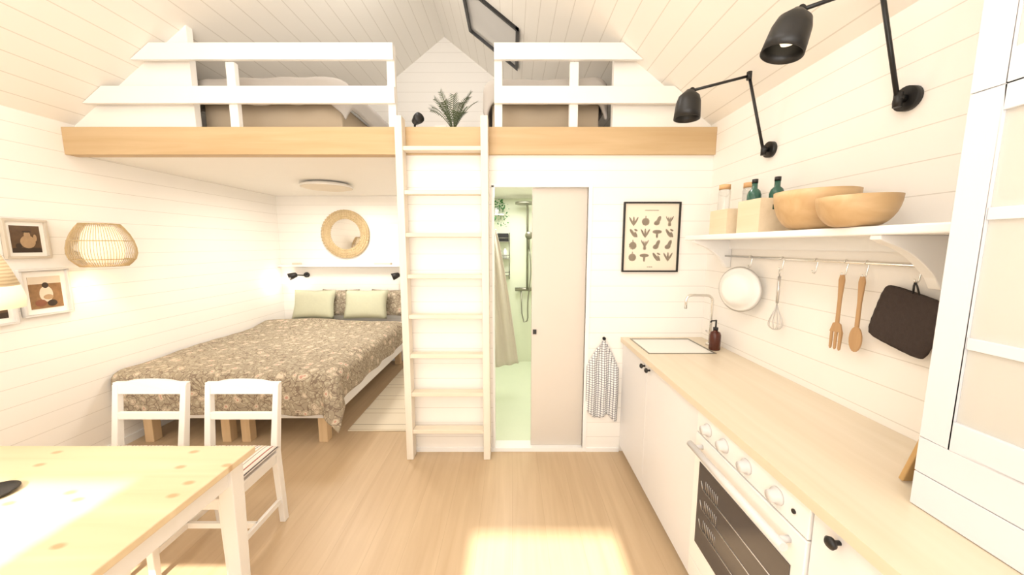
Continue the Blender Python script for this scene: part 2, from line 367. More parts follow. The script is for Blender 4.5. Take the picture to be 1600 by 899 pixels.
# ---------------------------------------------------------------- bed
bx0,bx1,by0,by1=-3.06,-1.44,2.66,4.70
e=thing('double_bed','white double bed on wooden legs with floral bedding','bed',((bx0+bx1)/2,3.7,0))
B().box(bx0,bx1,by0,by1,.22,.36).obj('bed_frame',m_white,e,bevel=.01)
B().box(bx0+.01,bx1-.01,by0+.01,by1-.01,.36,.575).obj('mattress',m_white,e,bevel=.05,seg=4)
for x in (bx0+.1,-2.33,-2.17,bx1-.1):
    for y in (by0+.07,by1-.1): B().box(x-.036,x+.036,y-.036,y+.036,0,.22).obj('leg',m_leg,e,bevel=.004)
def duvet(u,v):
    L=bx0-.04; w=(bx1-L)+.26; x=L+u*w; y0=by0-.34; y=y0+v*(4.42-y0)
    ox=max(0,x-bx1+.03); oy=max(0,by0-y+.03); top=.625+.012*math.sin(x*3)*math.sin(y*4)
    top+=.018*(mnoise.noise(Vector((x*2.2,y*2.2,0))))+.006*mnoise.noise(Vector((x*7,y*7,3)))
    k=max(0,min(1,(y-4.0)/.3)); top+=.035*k*k
    if v>.97: top-=.05*((v-.97)/.03)**2
    d=math.hypot(ox,oy); r=.10
    if d<=0: return (x,y,top)
    dx,dy=ox/d,-oy/d; mn=min(ox,oy)
    if d<r: s=math.sin(d/r*math.pi/2)*r; h=(1-math.cos(d/r*math.pi/2))*r*.8
    else: s=r; h=d-.02
    fl=.010*math.sin(x*17+math.sin(x*5))*min(1,oy*4)+.012*math.sin(y*15)*min(1,ox*4)
    cx=min(x,bx1-.03); cy=max(y,by0+.03)
    s2=s+mn*.6+fl
    return (cx+dx*s2,cy+dy*s2,top-h*(.97 if mn==0 else 1-.1*mn)+.008*math.sin(x*9)*min(1,oy*3))
B().grid(duvet,76,96).obj('duvet',m_floral,solid=.03,subs=1,label='faded sage floral duvet spread over the double bed',cat='duvet')
def pillow(name,mat,c,w,h,t,rx,label,group,rzz=0):
    b=B(); R=Matrix.Rotation(rzz,3,'Z')@Matrix.Rotation(rx,3,'X')
    for sgn in (1,-1):
        def fn(u,v):
            a=u*2-1; q=v*2-1
            px=w/2*a*(1-.07*(1-abs(q))*abs(a)); pz=h/2*q*(1-.08*(1-abs(a))*abs(q))
            th=t/2*((1-a**4)*(1-q**4))**.5+ .004*mnoise.noise(Vector((a*3,q*3,sgn)))*(1-a**4)*(1-q**4)
            p=R@Vector((px,sgn*th,pz)); return p+Vector(c)
        b.grid(fn,18,14)
    return b.obj(name,mat,label=label,cat='pillow',group=group)
G='pillows on the bed'
pillow('pillow',m_floral,(-2.29,4.63,.835),.50,.36,.10,-.2,'floral patterned pillow leaning behind a sage pillow',G)
pillow('pillow',m_floral,(-1.63,4.63,.835),.50,.36,.10,-.2,'floral patterned pillow leaning behind a sage pillow',G)
pillow('pillow',m_green,(-2.56,4.48,.84),.54,.38,.13,-.28,'plain sage green pillow in front of floral one',G)
pillow('pillow',m_green,(-1.89,4.48,.84),.56,.38,.13,-.28,'plain sage green pillow in front of floral one',G)
# alcove shelf, books, sconces, mirror, ceiling lamp
B().box(-3.1,-.86,4.63,4.75,1.315,1.34).obj('wall_shelf',m_white,bevel=.003,label='long narrow white shelf above the bed',cat='shelf')
for x,w,lab in ((-2.87,.09,'small white ornament box on the bed shelf'),(-1.72,.22,'pale book lying on the bed shelf')):
    B().box(x-w/2,x+w/2,4.65,4.72,1.34,1.365).obj('book',m_cream,bevel=.003,label=lab,cat='book')
def sconce(x,lab):
    e=thing('reading_lamp',lab,'wall lamp',(x,4.7,1.2),'black reading lamps over the bed')
    B().cyl((x+.1,4.748,1.2),(x+.1,4.725,1.2),.035).obj('wall_mount',m_black,e)
    B().tube([(x+.1,4.73,1.2),(x+.1,4.66,1.2),(x+.02,4.64,1.205)],.008).obj('arm',m_black,e)
    B().lathe([(.012,.0),(.03,.01),(.04,.05),(.048,.1),(.045,.1),(.034,.05)],(x+.03,4.64,1.215),20,(-.8,-.35,-.3)).obj('lamp_shade',m_black,e)
sconce(-2.88,'black metal reading lamp under the shelf, shade turned to wall'); sconce(-1.52,'black metal reading lamp beside the pillows')
e=thing('round_mirror','round mirror in a woven rattan ring frame','mirror',(-2.22,4.73,1.745))
b=B()
for k,(r0,rr) in enumerate(((.215,.016),(.245,.018),(.275,.018),(.305,.016))):
    pr=[(r0+rr*math.cos(t),rr*math.sin(t)) for t in [i*math.pi/4 for i in range(9)]]
    b.lathe(pr,(-2.22,4.728,1.745),48,(0,-1,0))
for i in range(48):
    t=i*math.pi/24; b.tube([(-2.22+.2*math.cos(t),4.712,1.745+.2*math.sin(t)),(-2.22+.32*math.cos(t),4.712,1.745+.32*math.sin(t))],.006,5)
b.obj('woven_frame',m_rattan,e)
B().cyl((-2.22,4.745,1.745),(-2.22,4.725,1.745),.215,n=48).obj('mirror_glass',m_mirror,e)
e=thing('ceiling_lamp','flat round cream ceiling lamp over the bed','ceiling lamp',(-1.95,3.8,2.2))
B().lathe([(.12,0),(.2,-.01),(.25,-.03),(.262,-.045),(.262,-.05)],(-1.95,3.8,2.25),40).obj('lamp_shade',m_plain,e)
B().lathe([(.0,-.066),(.15,-.064),(.22,-.058),(.258,-.048)],(-1.95,3.8,2.25),40).obj('diffuser',m_lampd,e)
# rug
b=B(); b.box(-1.42,-.86,2.86,4.4,0.001,.012); b.obj('woven_rug',m_rug,bevel=.003,label='striped cream cotton rug on the floor beside the bed',cat='rug')
# ---------------------------------------------------------------- left wall
c=(-2.945,2.54,1.60)
e=thing('rattan_wall_lamp','lit bamboo wall lamp with rounded open-ribbed basket shade','wall lamp',(XL,2.54,1.6))
prof=[(.10,.15),(.118,.125),(.142,.08),(.160,.03),(.170,-.02),(.171,-.06),(.160,-.10),(.138,-.13),(.118,-.15)]
b=B()
for i in range(72):
    t=2*math.pi*i/72; b.tube([(c[0]+r*math.cos(t),c[1]+r*math.sin(t),c[2]+z) for r,z in prof],.0017,5)
for r,z in (prof[0],prof[3],prof[6],prof[8]):
    b.tube([(c[0]+r*math.cos(t),c[1]+r*math.sin(t),c[2]+z) for t in [i*math.pi/18 for i in range(37)]],.0034,6,caps=False)
b.obj('ribbed_shade',m_rattan2,e)
B().lathe([(.07,.13),(.10,.06),(.11,-.02),(.105,-.08),(.08,-.125),(.077,-.125),(.102,-.08),(.107,-.02),(.097,.06),(.067,.13)],c,32).obj('inner_shade',m_inner,e)
B().cyl((XL+.001,2.54,1.6),(XL+.02,2.54,1.6),.05).tube([(XL+.02,2.54,1.6),(c[0]-.09,2.54,1.6)],.008).obj('wall_mount',m_white,e)
m_fr=P('frame_white',(224,220,214),.4,var=.01); m_fr2=P('frame_beige',(206,194,176),.5,var=.03)
def lframe(y0,y1,z0,z1,mat,lab,art,fm):
    e=thing('picture_frame',lab,'picture frame',(XL,(y0+y1)/2,z0),'framed photos on the bedroom wall')
    x=XL+.001; f=.013
    b=B(); b.box(x,x+.025,y0,y1,z0,z0+f).box(x,x+.025,y0,y1,z1-f,z1).box(x,x+.025,y0,y0+f,z0+f,z1-f).box(x,x+.025,y1-f,y1,z0+f,z1-f)
    b.obj('frame',fm,e,bevel=.002)
    B().box(x,x+.008,y0+f,y1-f,z0+f,z1-f).obj('mount_board',m_plain,e)
    py0,py1=y0+(y1-y0)*.17,y1-(y1-y0)*.17; pz0,pz1=z0+(z1-z0)*.15,z1-(z1-z0)*.17
    cy=(py0+py1)/2; cz=(pz0+pz1)/2; h=(pz1-pz0)/2; w=(py1-py0)/2
    b=B(); b.box(x+.008,x+.010,py0,py1,pz0,pz1); b.cur=1
    def ell(cy,cz,a,c,m,d=.0005):
        b.cur=m; b.prism([(x+.010,cy+a*math.cos(t),cz+c*math.sin(t)) for t in [i*math.pi/10 for i in range(20)]],(d,0,0))
    if art=='jug':
        b.cur=1; b.box(x+.010,x+.0103,py0,py1,pz0,pz0+.35*h)
        ell(cy+.1*w,cz-.2*h,.52*w,.48*h,4,.0006); ell(cy+.1*w,cz+.3*h,.22*w,.3*h,4,.0008); ell(cy+.1*w,cz+.56*h,.3*w,.07*h,1,.0011)
        ell(cy+.62*w,cz+.1*h,.12*w,.26*h,4,.0005); ell(cy-.55*w,cz-.5*h,.2*w,.18*h,1,.0012)
    else:
        b.cur=2; b.box(x+.010,x+.0103,py0,py1,cz+.55*h,pz1)
        ell(cy,cz-.1*h,.42*w,.5*h,2,.0006); ell(cy,cz+.45*h,.2*w,.18*h,1,.001); ell(cy-.4*w,cz-.65*h,.35*w,.22*h,3,.0012); ell(cy+.3*w,cz-.7*h,.3*w,.2*h,1,.0014); ell(cy+.1*w,cz-.3*h,.3*w,.16*h,4,.0016)
    b.obj('photo_print',[mat,m_pdark,m_cream,m_red,m_jug],e)
lframe(2.165,2.375,1.515,1.765,m_phot,'beige-framed small photo of an earthenware jug','jug',m_fr2)
lframe(2.20,2.45,1.135,1.445,m_phot2,'white-framed photo of a figure in a golden field','fig',m_fr)
lframe(1.96,2.17,1.11,1.40,m_phot,'white-framed photo partly behind the pendant lamp','jug',m_fr)
# pendant
PX=-1.762
e=thing('pendant_lamp','woven beige pendant lamp hanging over the dining table','pendant lamp',(PX,1.12,1.36))
B().lathe([(.02,.26),(.04,.25),(.07,.20),(.092,.13),(.106,.075),(.102,.075),(.088,.13),(.066,.20)],(PX,1.12,1.39),32).obj('lamp_shade',m_shade,e)
B().lathe([(.106,.075),(.115,.03),(.112,.0),(.102,.0),(.102,.075)],(PX,1.12,1.39),32).obj('shade_rim',m_rim,e,label='glowing lower rim')
B().cyl((PX,1.12,1.645),(PX,1.12,rz(PX)),.004,n=8).obj('cord',m_white,e)
# ---------------------------------------------------------------- table
e=thing('dining_table','pine-topped dining table with white legs','table',(-1.75,1.02,0))
tx0,tx1,ty0,ty1=-2.42,-1.095,.62,1.405
B().box(tx0,tx1,ty0,ty1,.722,.75).obj('table_top',m_table,e,bevel=.004)
b=B(); b.box(tx0+.07,tx1-.07,ty1-.07,ty1-.048,.63,.722).box(tx0+.07,tx1-.07,ty0+.048,ty0+.07,.63,.722).box(tx0+.048,tx0+.07,ty0+.05,ty1-.05,.63,.722).box(tx1-.07,tx1-.048,ty0+.05,ty1-.05,.63,.722)
b.obj('apron',m_rail,e)
for x in (tx0+.065,tx1-.065):
    for y in (ty0+.065,ty1-.065): B().bar((x,y,.722),(x,y,0),.065,.065,w1=.045,h1=.045).obj('leg',m_rail,e,bevel=.003)
e=thing('candle_dish','black metal candle dish on the table','candle holder',(-1.78,1.10,.75))
B().lathe([(0,.0),(.05,.0),(.066,.012),(.064,.014),(.045,.006),(0,.006)],(-1.78,1.10,.75),32).obj('dish',m_black,e)
B().cyl((-1.82,1.10,.756),(-1.82,1.10,.83),.012,n=16).obj('candle_stem',m_black,e)
# ---------------------------------------------------------------- chair
def chair():
    e=thing('dining_chair','white wooden dining chair with striped seat cushion','chair',(0,0,0),'white dining chairs at the table')
    for s in (-1,1):
        b=B(); b.bar((s*.185,.20,0),(s*.185,.175,.45),.036,.032,(1,0,0),.04,.036).bar((s*.185,.175,.44),(s*.192,.225,.82),.04,.036,(1,0,0),.034,.03)
        b.obj('rear_leg',m_rail,e,bevel=.004)
        B().bar((s*.185,-.18,0),(s*.185,-.18,.43),.03,.03,(1,0,0),.04,.04).obj('front_leg',m_rail,e,bevel=.004)
        B().bar((s*.185,.19,.14),(s*.185,-.18,.14),.018,.03,(0,0,1)).obj('stretcher',m_rail,e,bevel=.002)
    B().bar((-.185,0,.14),(.185,0,.14),.03,.018,(0,1,0)).obj('stretcher',m_rail,e,bevel=.002)
    b=B(); b.box(-.205,.205,-.205,.175,.43,.448); b.box(-.17,.17,-.19,-.17,.38,.43).box(-.17,.17,.16,.18,.38,.43).box(-.195,-.175,-.17,.17,.38,.43).box(.175,.195,-.17,.17,.38,.43)
    b.obj('seat',m_rail,e,bevel=.004)
    n=14
    top=[(-.21+.42*i/n,.832+(.016*math.sin(math.pi*(i/n-.16)/.68)**.5 if .16<i/n<.84 else 0)) for i in range(n+1)]
    b=B(); b.prism([(x,.213,z) for x,z in top]+[(.195,.207,.765),(-.195,.207,.765)],(0,.026,0)); b.obj('backrest_top_rail',m_rail,e,bevel=.004)
    B().box(-.18,.18,.188,.21,.625,.665).obj('backrest_cross_rail',m_rail,e,bevel=.003)
    b=B()
    for sg in (1,-1):
        def fn(u,v):
            a=u*2-1;q=v*2-1; return (.215*a,-.02+.19*q,.474+sg*.026*((1-a**6)*(1-q**6))**.4)
        b.grid(fn,20,20)
    b.obj('seat_cushion',m_seat,e,label='cushion with red, black and cream stripes')
    return e
ch=chair(); ch.location=(-1.52,1.68,0)
dup(ch,(-2.04,1.68,0))
# ---------------------------------------------------------------- kitchen
CX=.836
def knob(x,y,z,par):
    B().lathe([(.006,0),(.006,.014),(.014,.018),(.016,.026),(.010,.032),(0,.033)],(x,y,z),16,(-1,0,0)).obj('knob',m_black,par,label='round black knob')
def unit(y0,y1,doors,lab):
    e=thing('base_cabinet',lab,'cabinet',((CX+XR)/2,(y0+y1)/2,0),'kitchen base cabinets')
    b=B(); t=.018
    b.box(CX+.02,XR-.002,y0+.001,y0+t,.07,.876).box(CX+.02,XR-.002,y1-t,y1-.001,.07,.876).box(CX+.02,XR-.002,y0+t,y1-t,.07,.088).box(XR-.02,XR-.002,y0+t,y1-t,.088,.876).box(CX+.035,CX+.05,y0+.001,y1-.001,0,.07)
    b.obj('body',m_cab,e)
    for a,c,k in doors:
        d=B().box(CX,CX+.019,a+.0015,c-.0015,.05,.872).obj('door',m_cab,e,bevel=.002)
        if k: knob(CX,k,.845,d)
unit(2.09,2.568,[(2.09,2.568,2.13)],'white sink base cabinet with a round black knob')
unit(1.49,2.09,[(1.49,2.09,2.05)],'white base cabinet between the sink and the oven')
unit(.289,.889,[(.289,.889,.81)],'white base cabinet next to the oven, black knob')
unit(-.311,.289,[(-.311,.289,.2)],'white base cabinet under the glass-door cabinet')
# worktop with sink cut-out
sx0,sx1,sy0,sy1=.872,1.295,2.165,2.515
b=B(); b.box(.816,XR-.001,-.32,sy0,.88,.914).box(.816,XR-.001,sy1,2.569,.88,.914).box(.816,sx0,sy0,sy1,.88,.914).box(sx1,XR-.001,sy0,sy1,.88,.914)
b.obj('worktop',m_ctop,label='long pale birch worktop over the kitchen cabinets',cat='worktop')
e=thing('kitchen_sink','white inset kitchen sink with thin steel rim','sink',((sx0+sx1)/2,(sy0+sy1)/2,.9))
b=B(); r=.005; b.box(sx0-r,sx1+r,sy0-r,sy0+r,.914,.917).box(sx0-r,sx1+r,sy1-r,sy1+r,.914,.917).box(sx0-r,sx0+r,sy0,sy1,.914,.917).box(sx1-r,sx1+r,sy0,sy1,.914,.917)
b.obj('rim',m_nickel,e)
B().box(sx0+.001,sx1-.001,sy0+.001,sy1-.001,.895,.913).obj('basin',P('sink_white',(238,235,228),.3,var=.01),e,bevel=.003)
e=thing('kitchen_tap','tall chrome gooseneck kitchen tap','tap',(1.365,2.36,.914))
B().cyl((1.365,2.36,.914),(1.365,2.36,.93),.024).obj('base',m_chrome,e)
pts=[(1.365,2.36,.92),(1.365,2.36,1.22)]+[(1.325+.04*math.cos(t),2.36,1.22+.04*math.sin(t)) for t in [i*math.pi/12 for i in range(1,7)]]+[(1.24,2.36,1.262)]+[(1.225-.04*math.sin(t),2.36,1.222+.04*math.cos(t)) for t in [i*math.pi/12 for i in range(1,7)]]+[(1.185,2.36,1.17)]
B().tube(pts,.009,12).obj('spout',m_chrome,e)
B().tube([(1.365,2.36,.99),(1.37,2.42,1.0)],.006).obj('lever',m_chrome,e)
e=thing('soap_dispenser','amber glass soap bottle with black pump beside the sink','soap bottle',(1.34,2.235,.914))
B().lathe([(0,0),(.03,0),(.034,.006),(.034,.10),(.028,.118),(.014,.126),(.014,.135)],(1.335,2.25,.9145),24).obj('bottle',m_amber,e)
B().cyl((1.335,2.25,1.047),(1.335,2.25,1.065),.015).cyl((1.335,2.25,1.06),(1.335,2.25,1.115),.005,n=8).tube([(1.335,2.25,1.11),(1.30,2.24,1.11),(1.292,2.238,1.10)],.005).obj('pump',m_black,e)
# oven
e=thing('oven','white built-in oven with dark glass window','oven',((CX+XR)/2,1.19,0))
oy0,oy1=.893,1.486
B().box(CX+.01,XR-.01,oy0,oy1,.06,.876).obj('body',m_cab,e)
B().box(CX+.035,CX+.05,oy0,oy1,0,.06).obj('plinth',m_cab,e)
B().box(CX-.006,CX+.01,oy0,oy1,.775,.874).obj('control_panel',m_white,e,bevel=.003)
m_kn=P('satin_white_knob',(216,214,213),.3,var=.01)
for y in (1.40,1.285,1.155,1.01):
    B().lathe([(.027,0),(.026,.008),(.020,.010),(.018,.028),(.0,.029)],(CX-.006,y,.822),24,(-1,0,0)).obj('control_knob',m_kn,e)
B().cyl((CX-.006,.945,.822),(CX-.010,.945,.822),.007,n=12).obj('indicator_light',m_black,e)
dr=B().box(CX-.008,CX+.01,oy0,oy1,.17,.770).obj('oven_door',m_white,e,bevel=.003)
B().box(CX-.0105,CX-.008,.935,1.44,.27,.655).obj('window',m_ovglass,dr,bevel=.001)
b=B()
for k in range(3):
    z=.37+.09*k
    b.tube([(CX-.0115,1.0,z),(CX-.0115,1.40,z)],.0018,5)
    b.tube([(CX-.0115,1.40,z),(CX-.0115,1.415,z+.03)],.0018,5)
    for j in range(8):
        b.tube([(CX-.0115,1.38-j*.012,z),(CX-.0115,1.38-j*.012,z+.05)],.0010,4)
b.obj('oven_rack',m_steel,dr)
b=B(); b.tube([(CX-.048,.92,.728),(CX-.048,1.46,.728)],.014,12)
for y in (.95,1.43): b.cyl((CX-.008,y,.728),(CX-.048,y,.728),.010,n=12)
b.obj('handle',m_kn,dr)
B().box(CX-.006,CX+.01,oy0,oy1,.06,.165).obj('drawer',m_white,e,bevel=.003)
# wall shelf
e=thing('kitchen_shelf','long white kitchen wall shelf with curved brackets and hanging rod','shelf',(XR,1.67,1.5))
B().box(1.17,XR,.93,2.40,1.632,1.662).obj('shelf_board',m_white,e,bevel=.006)
B().box(XR-.018,XR-.001,1.0,2.36,1.575,1.632).obj('back_rail',m_white,e)
for y in (1.15,2.30):
    pts=[(XR-.002,0,1.632),(1.178,0,1.632),(1.178,0,1.618)]
    for i in range(1,12):
        t=i/12; pts.append((1.185+.205*t,0,1.616-.045*t**.7-.10*(t**2.4)))
    pts+=[(XR-.03,0,1.455),(XR-.002,0,1.455)]
    B().prism([(x,y-.018,z) for x,_,z in pts],(0,.036,0)).obj('bracket',m_white,e,bevel=.003)
B().tube([(1.385,1.16,1.53),(1.385,2.29,1.53)],.006,10).obj('hanging_rod',m_chrome,e)
def hook(y,mat=m_chrome,nm='s_hook'):
    b=B()
    pts=[(1.376,y,1.527),(1.377,y,1.536),(1.385,y,1.5405),(1.393,y,1.536),(1.394,y,1.52),(1.390,y,1.50),(1.388,y,1.48),(1.382,y,1.471),(1.374,y,1.475),(1.371,y,1.485)]
    b.tube(pts,.0026,6); b.obj(nm,mat,label='small metal hook on the kitchen rod',cat='hook',group='hooks on the kitchen rod')
for y in (2.04,1.80,1.60,1.455,1.37,1.13+.06): hook(y)
# colander, whisk, fork, spoon, pot holder
e=thing('colander','white round colander hanging from the rod','colander',(1.35,2.06,1.2))
b=B(); b.lathe([(.135,0),(.12,.010),(.10,.022),(.09,.045),(.06,.058),(0,.062),(0,.058),(.057,.052),(.086,.040),(.096,.018),(.116,.006),(.135,0)],(1.345,2.06,1.34),32,(-1,-.38,0)); b.obj('bowl',P('translucent_white_enamel',(243,240,235),.4,var=.01),e)
B().tube([(1.36,2.04,1.46),(1.372,2.04,1.478),(1.378,2.04,1.487),(1.372,2.07,1.478),(1.36,2.08,1.46)],.004,6).obj('handle',m_chrome,e)
e=thing('whisk','steel wire whisk hanging from the rod','whisk',(1.38,1.80,1.2))
b=B()
for k in range(5):
    a=k*math.pi/5; pts=[]
    for i in range(17):
        s=i/16; w=.036*math.sin(2*math.pi*s)*abs(math.sin(math.pi*s))**.2; z=1.30-.14*(math.sin(math.pi*s))**.8
        pts.append((1.378+w*math.cos(a)*.9,1.80+w*math.sin(a),z))
    b.tube(pts,.0016,5)
b.obj('wire_loops',m_steel,e)
B().tube([(1.378,1.80,1.30),(1.378,1.80,1.44)],.007,10).tube([(1.378,1.80,1.44),(1.376,1.806,1.46),(1.374,1.80,1.478),(1.376,1.794,1.46),(1.378,1.80,1.44)],.002,5).obj('handle',m_steel,e)
def flat(name,pts,y,z,lab,cat,holes=None):
    e=B()
    for poly in pts: e.prism([(1.372,y+a,z+c) for a,c in poly],(.007,0,0))
    return e.obj(name,m_spoon,bevel=.002,label=lab,cat=cat)
handle=[(-.008,-.2),(-.008,-.1),(-.013,-.02),(-.008,.003),(.008,.003),(.013,-.02),(.008,-.1),(.008,-.2)]
fork=[handle,[(-.026,-.24),(-.018,-.205),(-.008,-.2),(.008,-.2),(.018,-.205),(.026,-.24)]]+[[(x-.005,-.31),(x-.006,-.24),(x+.006,-.24),(x+.005,-.31),(x,-.318)] for x in (-.020,0,.020)]
flat('wooden_fork',fork,1.455,1.475,'wooden serving fork hanging from the rod','fork')
spo=[(.026*math.cos(t)*(1+.0),-.25+.052*math.sin(t)) for t in [i*math.pi/10 for i in range(20)]]
flat('wooden_spoon',[handle,spo],1.37,1.475,'wooden cooking spoon hanging from the rod','spoon')
e=thing('pot_holder','dark brown woven square pot holder hanging from the rod','pot holder',(1.38,1.2,1.2))
b=B(); R=Matrix.Rotation(math.radians(14),3,'X')
for sg in (1,-1):
    def fn(u,v):
        a=u*2-1;q=v*2-1
        k=1-.10*(a*a*q*q)**2
        p=R@Vector((sg*.006*(1-a**8)*(1-q**8)+.001*math.sin(a*20)*math.sin(q*20),.107*a*k,.107*q*k)); return p+Vector((1.385,1.215,1.335))
    b.grid(fn,24,24)
b.obj('pad',m_potc,e)
B().tube([(1.385,1.18,1.43),(1.38,1.186,1.46),(1.375,1.19,1.477),(1.38,1.196,1.46),(1.385,1.20,1.43)],.003,6).obj('hanging_loop',m_black,e)
# boxes + jars + bottles + bowls
def crate(x0,x1,y0,y1,h,lab):
    e=thing('wooden_crate',lab,'box',((x0+x1)/2,(y0+y1)/2,1.662),'pine boxes on the kitchen shelf'); t=.01;z=1.662
    b=B(); b.box(x0,x1,y0,y1,z,z+.008)
    b.box(x0,x0+t,y0,y1,z+.008,z+h).box(x1-t,x1,y0,y1,z+.008,z+h).box(x0+t,x1-t,y1-t,y1,z+.008,z+h)
    cx=(x0+x1)/2
    b.box(x0+t,cx-.03,y0,y0+t,z+.008,z+h).box(cx+.03,x1-t,y0,y0+t,z+.008,z+h).box(cx-.03,cx+.03,y0,y0+t,z+.008,z+h-.055).box(cx-.03,cx+.03,y0,y0+t,z+h-.03,z+h)
    b.obj('crate_body',m_box,e)
crate(1.20,1.38,1.73,1.90,.165,'pine box with hand hole holding green bottles')
crate(1.20,1.39,1.99,2.16,.14,'smaller pine box holding lidded glass jars')
for x,y in ((1.25,1.855),(1.318,1.79)):
    e=thing('green_bottle','green glass bottle with black cap in pine box','bottle',(x,y,1.67),'green bottles on the kitchen shelf')
    B().lathe([(0,0),(.032,0),(.032,.185),(.026,.205),(.013,.218),(.013,.245)],(x,y,1.671),20).obj('glass',m_glassg,e)
    B().cyl((x,y,1.916),(x,y,1.936),.014,n=16).obj('cap',m_black,e)
for x,y in ((1.248,2.11),(1.345,2.04)):
    e=thing('glass_jar','clear glass jar with wooden lid in pine box','jar',(x,y,1.67),'glass jars on the kitchen shelf')
    B().lathe([(0,0),(.03,0),(.032,.01),(.032,.235),(.028,.25)],(x,y,1.671),20).obj('jar',m_clear,e)
    B().cyl((x,y,1.922),(x,y,1.95),.03,n=20).obj('lid',m_cork,e)
def bowl(x,y,r,h,lab):
    pr=[(0,0),(r*.38,0)]+[(r*(.38+.62*math.sin(t)),h*(1-math.cos(t))) for t in [i*math.pi/2/8 for i in range(1,9)]]
    pi=[(max(0,a-.008),max(.01,c)) for a,c in pr[::-1]]; pi[0]=(r-.008,h)
    B().lathe(pr+pi+[(0,.01)],(x,y,1.663),40).obj('wooden_bowl',m_bowl,label=lab,cat='bowl',group='wooden bowls on the kitchen shelf')
bowl(1.275,1.51,.143,.160,'large turned wooden bowl on the kitchen shelf'); bowl(1.21,1.258,.113,.105,'lower wide wooden bowl on the kitchen shelf')
# poster
e=thing('framed_poster','cream poster with rows of dark vegetable drawings, black frame','poster',(1.0,YW,1.405))
px0,px1,pz0,pz1=.80,1.207,1.405,1.906; y=YW-.002
b=B(); f=.011
b.box(px0,px1,y-.02,y,pz0,pz0+f).box(px0,px1,y-.02,y,pz1-f,pz1).box(px0,px0+f,y-.02,y,pz0+f,pz1-f).box(px1-f,px1,y-.02,y,pz0+f,pz1-f); b.obj('frame',m_black,e)
pap=B().box(px0+f,px1-f,y-.008,y,pz0+f,pz1-f).obj('paper',m_paper,e)
yy=y-.0082; lay=0
def ploy(pts):
    global lay
    lay+=1; b.prism([(x,yy-lay*.0002,z) for x,z in pts],(0,-.0006,0))
def el(cx,cz,a,c,rot=0,n=16,wob=0):
    P2=[]
    for i in range(n):
        t=2*math.pi*i/n; k=1+wob*(i%2); x0=a*k*math.cos(t); z0=c*k*math.sin(t)
        P2.append((cx+x0*math.cos(rot)-z0*math.sin(rot),cz+x0*math.sin(rot)+z0*math.cos(rot)))
    ploy(P2)
for r_ in range(4):
    for c_ in range(4):
        b=B(); lay=0
        cx=px0+.075+c_*.086; cz=1.77-r_*.085; k=[0,2,3,4,5,0,1,5,2,4,3,3,2,1,5,0][r_*4+c_]
        if k==0:
            for d_ in (-.5,0,.5): el(cx+.016*d_*2,cz,.007,.034,-d_)
        elif k==1: el(cx,cz+.010,.034,.014,0); el(cx,cz-.014,.008,.022)
        elif k==2: el(cx,cz-.004,.025,.025,0,20,.2); el(cx,cz+.028,.004,.012)
        elif k==3: el(cx-.005,cz-.012,.022,.017,.3); el(cx+.009,cz+.014,.013,.024,-.4)
        elif k==4:
            for d_ in (-1,-.3,.3,1): el(cx+.014*d_,cz+.012*abs(d_),.005,.028,-.5*d_)
            el(cx,cz-.022,.012,.014)
        else: el(cx-.004,cz,.011,.036,.6); el(cx+.018,cz+.022,.007,.014,1.2); el(cx+.02,cz-.01,.008,.022,.4)
        b.obj('vegetable_drawing',m_ink,pap)
for w,z in ((.05,1.845),(.02,1.44)):
    B().box(1.003-w,1.003+w,y-.0088,y-.0082,z,z+.004).obj('printed_line',m_ink,pap)
# towel on hook
e=thing('kitchen_towel','black and white checked towel hanging on a wall hook','towel',(.69,YW,.25))
B().cyl((.69,YW-.001,.905),(.69,YW-.015,.905),.012).tube([(.69,YW-.01,.905),(.69,YW-.035,.90),(.69,YW-.04,.915)],.004,6).obj('hook',m_black,e)
def tw(u,v):
    w=.03+.09*min(1,(v/.3))**.8; a=(u-.5)*2; z=.895-.60*v-.045*abs(a)**1.5*(1-v)-.02*a*v+.02*math.sin(a*5)*v
    return (.685+a*w,YW-.028-.018*math.sin(a*9+1)*(.3+.7*min(1,v*2))+.005*math.sin(v*8),z)
B().grid(tw,50,40).obj('towel_cloth',m_check,e,solid=.003)
# wall lamps kitchen
def klamp(y,piv,aim,lab):
    e=thing('swing_arm_lamp',lab,'wall lamp',(XR,y,2.12),'black swing-arm lamps over the worktop')
    B().cyl((XR-.001,y,2.12),(XR-.022,y,2.12),.042).obj('wall_mount',m_black,e)
    el_=(1.27,y,2.50)
    B().cyl((XR-.02,y,2.12),(XR-.05,y,2.12),.013,n=12).tube([(XR-.045,y,2.11),el_],.0075,8).tube([(XR-.045,y,2.09),(XR-.045,y,2.14)],.013,10).cyl((el_[0],y,2.48),(el_[0],y,2.52),.013,n=12).obj('lower_arm',m_black,e)
    B().tube([el_,(piv[0],y,piv[1])],.0075,8).cyl((piv[0],y-.012,piv[1]),(piv[0],y+.012,piv[1]),.014,n=12).obj('upper_arm',m_black,e)
    b=B(); pr=[(.014,-.015),(.03,.0),(.052,.02),(.061,.05),(.065,.10),(.067,.135),(.064,.135),(.061,.10),(.057,.05),(.046,.024),(0,.012)]
    b.lathe(pr,(piv[0]-.01,y,piv[1]-.01),32,aim); b.obj('lamp_shade',m_black,e)
    q=Vector(aim).normalized(); c=Vector((piv[0]-.01,y,piv[1]-.01))+q*.075
    B().lathe([(0,-.03),(.02,-.025),(.03,0),(.02,.025),(0,.03)],c,20).obj('bulb',m_bulb,e)
    L=bpy.data.lights.new('kitchen_spot','SPOT'); L.energy=6; L.color=(1,.93,.83); L.spot_size=math.radians(120); L.spot_blend=.6; L.shadow_soft_size=.03
    o=bpy.data.objects.new('kitchen_spot',L); COL.objects.link(o); o.location=c+q*.05; o.rotation_euler=Vector(aim).to_track_quat('-Z','Y').to_euler()
